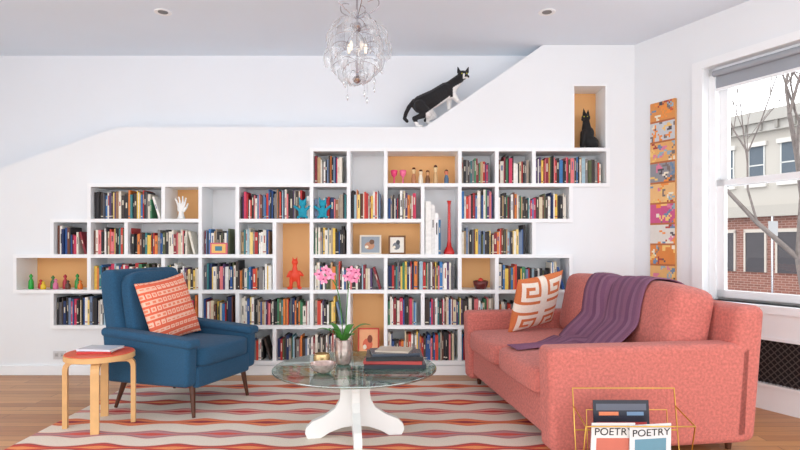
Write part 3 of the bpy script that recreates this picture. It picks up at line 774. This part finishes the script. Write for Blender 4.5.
# ---------------- cats ----------------
DC=4.955
slope_z=lambda X: WZ(127) if X<WX(425) else WZ(127)+(CZ-WZ(127))/(WX(543)-WX(425))*(X-WX(425))
def C(px,py,dy=0):
    p=P3(px,py,DC); p.y+=dy; return p
def paw(px,dy):
    x=(px-400)*DC/F; return Vector((x,DC+dy,slope_z(x)+.015))
pr=[('c',C(421,104.5),.082,C(434,98.5),.08),('c',C(434,98.5),.08,C(446,91),.077),('e',C(448.5,91,-.005),(.072,.064,.086),(0,.35,0)),
('c',C(451,87,-.008),.058,C(459,79.5,-.014),.042),('e',C(462.5,76,-.022),(.047,.043,.041)),('e',C(466,78.6,-.055),(.024,.022,.018)),
('k',C(458.8,73,-.018),C(457.4,66.8,-.018),.02),('k',C(466.5,73,-.018),C(468.4,67,-.018),.02)]
for dy,pf in ((-.036,459),(.03,451)):
    p=paw(pf,dy); ex=454.5 if dy<0 else 449.5
    pr+=[('c',C(450,93,dy),.038,C(ex,98.5,dy),.026),('c',C(ex,98.5,dy),.025,p+Vector((-.014,0,.012)),.018),('e',p+Vector((.006,-.003,0)),(.028,.019,.015))]
for dy,pf in ((-.045,419),(.036,431)):
    p=paw(pf,dy); k=pf-419
    pr+=[('c',C(420+k*.3,107,dy),.058,C(427+k*.5,115,dy),.036),('c',C(427+k*.5,115,dy),.032,C(414+k,119.5,dy),.02),('c',C(414+k,119.5,dy),.02,p+Vector((-.01,0,0)),.016),('e',p+Vector((.008,-.003,0)),(.029,.019,.015))]
tl=[C(414,101),C(409,107),C(406,113),C(404.5,119,-.02),C(407,122.5,-.05)]
for i in range(4): pr.append(('c',tl[i],.021-.0013*i,tl[i+1],.0195-.0013*i))
def catcol(co,n):
    px=400+F*co.x/co.y; py=245-F*(co.z-H)/co.y
    blk=(26,25,28); wh=(240,238,236)
    if px>445 and py>96+ (px-455)*(-.3) : return wh
    if px>453 and py>83.5+(460-px)*.55 and py<100 and co.y<DC+.02: return wh
    if px>426 and px<450 and py>113-(px-426)*.72: return wh
    if py>122 and px>411: return wh
    if (px-466)**2+((py-80)*1.1)**2<3.4**2 and co.y<DC-.045: return wh
    if abs(px-463.9)<.8 and py>73.5 and py<80 and co.y<DC-.04: return wh
    return blk
tx=group('tuxedo_cat')
organic('body',pr,.0055,M_fur,catcol,parent=tx,smooth=3)
eye=mat('cat_eye',(190,190,60),.1,var=.03); nose=mat('cat_nose',(60,40,42),.4,var=.03)
def ball(name,c,r,m,parent):
    return lathe(name,[(.0003,-r),(r*.7,-r*.7),(r,0),(r*.7,r*.7),(.0003,r)],m,c,parent,n=12)
ball('eye',C(461.2,75.5,-.061),.0065,eye,tx); ball('eye',C(466,75.5,-.062),.0065,eye,tx); ball('nose',C(466,78,-.077),.0045,nose,tx)
DN=D+.12; zn=RZ(0)+TH/2
def N(px,py,dy=0):
    p=P3(px,py,DN); p.y+=dy; return p
k0=N(589,148).z
def NZ(px,py,dy=0):
    p=N(px,py,dy); p.z+= zn-k0; return p
pr=[('e',NZ(591,140.5),(.066,.06,.062)),('e',NZ(588,132),(.052,.048,.07),(0,.25,0)),('c',NZ(586.5,126),.042,NZ(586,119,-.005),.03),
('e',NZ(585.5,115.5,-.008),(.039,.037,.035)),('e',NZ(582.3,117.5,-.022),(.018,.017,.014)),
('k',NZ(583.5,112.5,-.025),NZ(582.6,106.5,-.025),.018),('k',NZ(588,112.5,.01),NZ(588.6,106.5,.01),.018)]
for dy in (-.024,.022):
    pr+=[('c',NZ(584,130,dy),.026,NZ(582.5,139,dy),.017),('c',NZ(582.5,139,dy),.017,NZ(582,146.5,dy),.013),('e',NZ(580.8,147,dy),(.02,.014,.012))]
    pr+=[('e',NZ(592,143.5,dy*1.9),(.045,.024,.036)),('e',NZ(586,147,dy*2),(.03,.015,.012))]
tl=[NZ(597,145,0),NZ(601,147,-.03),NZ(600,147.2,-.075),NZ(592,147.2,-.09)]
for i in range(3): pr.append(('c',tl[i],.014,tl[i+1],.012))
bc=group('black_cat')
organic('body',pr,.005,M_fur,lambda co,n:(24,22,24),parent=bc,smooth=3)
ball('eye',NZ(582.8,115,-.036),.0055,eye,bc); ball('eye',NZ(585.8,115,-.041),.0055,eye,bc)

# ---------------- outside ----------------
g=group('street_building',RO,RW)
b=MB(); st_=(176,170,162); FN=22
b.box(-40,10,FN,FN+6,2.6,6.9,st_)
b.box(-40,10,FN-.5,FN,6.6,7.1,(160,156,150)); b.box(-40,10,FN-.3,FN,6.2,6.6,(174,170,164)); b.box(-40,10,FN-.35,FN,2.4,2.9,(166,160,152))
k=-39
while k<9:
    b.box(k,k+.12,FN-.45,FN-.3,6.25,6.6,(140,136,130)); b.box(k+.7,k+.82,FN-.45,FN-.3,6.25,6.6,(140,136,130))
    b.box(k,k+.75,FN-.02,FN+.1,3.9,5.6,(80,90,100)); b.box(k-.1,k+.85,FN-.15,FN,5.6,5.8,(200,196,190)); b.box(k-.1,k+.85,FN-.15,FN,3.75,3.9,(200,196,190)); b.box(k,k+.75,FN-.04,FN,4.72,4.78,(195,195,192))
    b.box(k,k+.06,FN-.04,FN,3.9,5.6,(195,195,192)); b.box(k+.69,k+.75,FN-.04,FN,3.9,5.6,(195,195,192))
    b.box(k-.1,k+.75,FN-.05,FN+.1,-.1,1.7,(66,62,66)); b.box(k-.18,k-.1,FN-.08,FN,-.1,1.8,(190,180,170)); b.box(k+.75,k+.83,FN-.08,FN,-.1,1.8,(190,180,170)); b.box(k-.18,k+.83,FN-.08,FN,1.7,1.85,(190,180,170))
    k+=1.4
b.build('stone_facade',M_col,g)
box('brick_ground_floor',-40,10,FN,FN+6,-1,2.6,brick_mat(),g)
box('street',-40,60,5.6,70,-1.1,-1.0,mat('asphalt',(150,150,152),.9,var=.1))
rt=random.Random(21); paths=[];rad=[]
def branch(p,d,L_,r,lv):
    q=p+d*L_; mid=p+d*L_*.5+Vector((rt.uniform(-1,1),rt.uniform(-1,1),rt.uniform(-.5,.5)))*L_*.06
    paths.append([p,mid,q]); rad.append([r,r*.85,r*.7])
    if lv==0: return
    for k in range(3 if lv>1 else 4):
        nd=(d+Vector((rt.uniform(-1,1),rt.uniform(-1,1),rt.uniform(-.35,.7)))*.8).normalized()
        branch(q if k<2 else mid,nd,L_*rt.uniform(.66,.86),r*.58,lv-1)
branch(Vector((11.35,15.5,-.995)),Vector((-.06,0,1)).normalized(),3.4,.13,6)
tube('bare_street_tree',paths,1.0,M_bark,None,radii=rad,res=0)
g=group('street_sign_post',(11.3,17,-1))
tube('post',[[(0,0,0),(0,0,3.0)]],.03,M_chrome,g); box('sign_plate',-.14,.14,-.05,-.03,2.4,2.85,mat('sign_white',(170,170,172),.5,var=.02),g)

# ---------------- light & camera ----------------
w=bpy.data.worlds.new('sky'); scene.world=w; w.use_nodes=True; nt=w.node_tree
bg=nt.nodes['Background']; bg.inputs['Strength'].default_value=3.1
tc=nt.nodes.new('ShaderNodeTexCoord'); sp=nt.nodes.new('ShaderNodeSeparateXYZ'); nt.links.new(tc.outputs['Generated'],sp.inputs[0])
cr=nt.nodes.new('ShaderNodeValToRGB'); cr.color_ramp.elements[0].position=.40; cr.color_ramp.elements[0].color=(.86,.87,.9,1); cr.color_ramp.elements[1].position=.55; cr.color_ramp.elements[1].color=(.95,.965,.985,1)
mr=nt.nodes.new('ShaderNodeMapRange'); mr.inputs['From Min'].default_value=-1; nt.links.new(sp.outputs['Z'],mr.inputs['Value']); nt.links.new(mr.outputs[0],cr.inputs[0]); nt.links.new(cr.outputs[0],bg.inputs['Color'])
cam=bpy.data.cameras.new('camera'); co=bpy.data.objects.new('camera',cam); link(co)
co.location=(0,0,H); co.rotation_euler=(math.pi/2,0,0); cam.sensor_width=36; cam.lens=36*F/800; cam.shift_y=20/800; cam.clip_end=200; cam.clip_start=.05
scene.camera=co
scene.view_settings.view_transform='Standard'
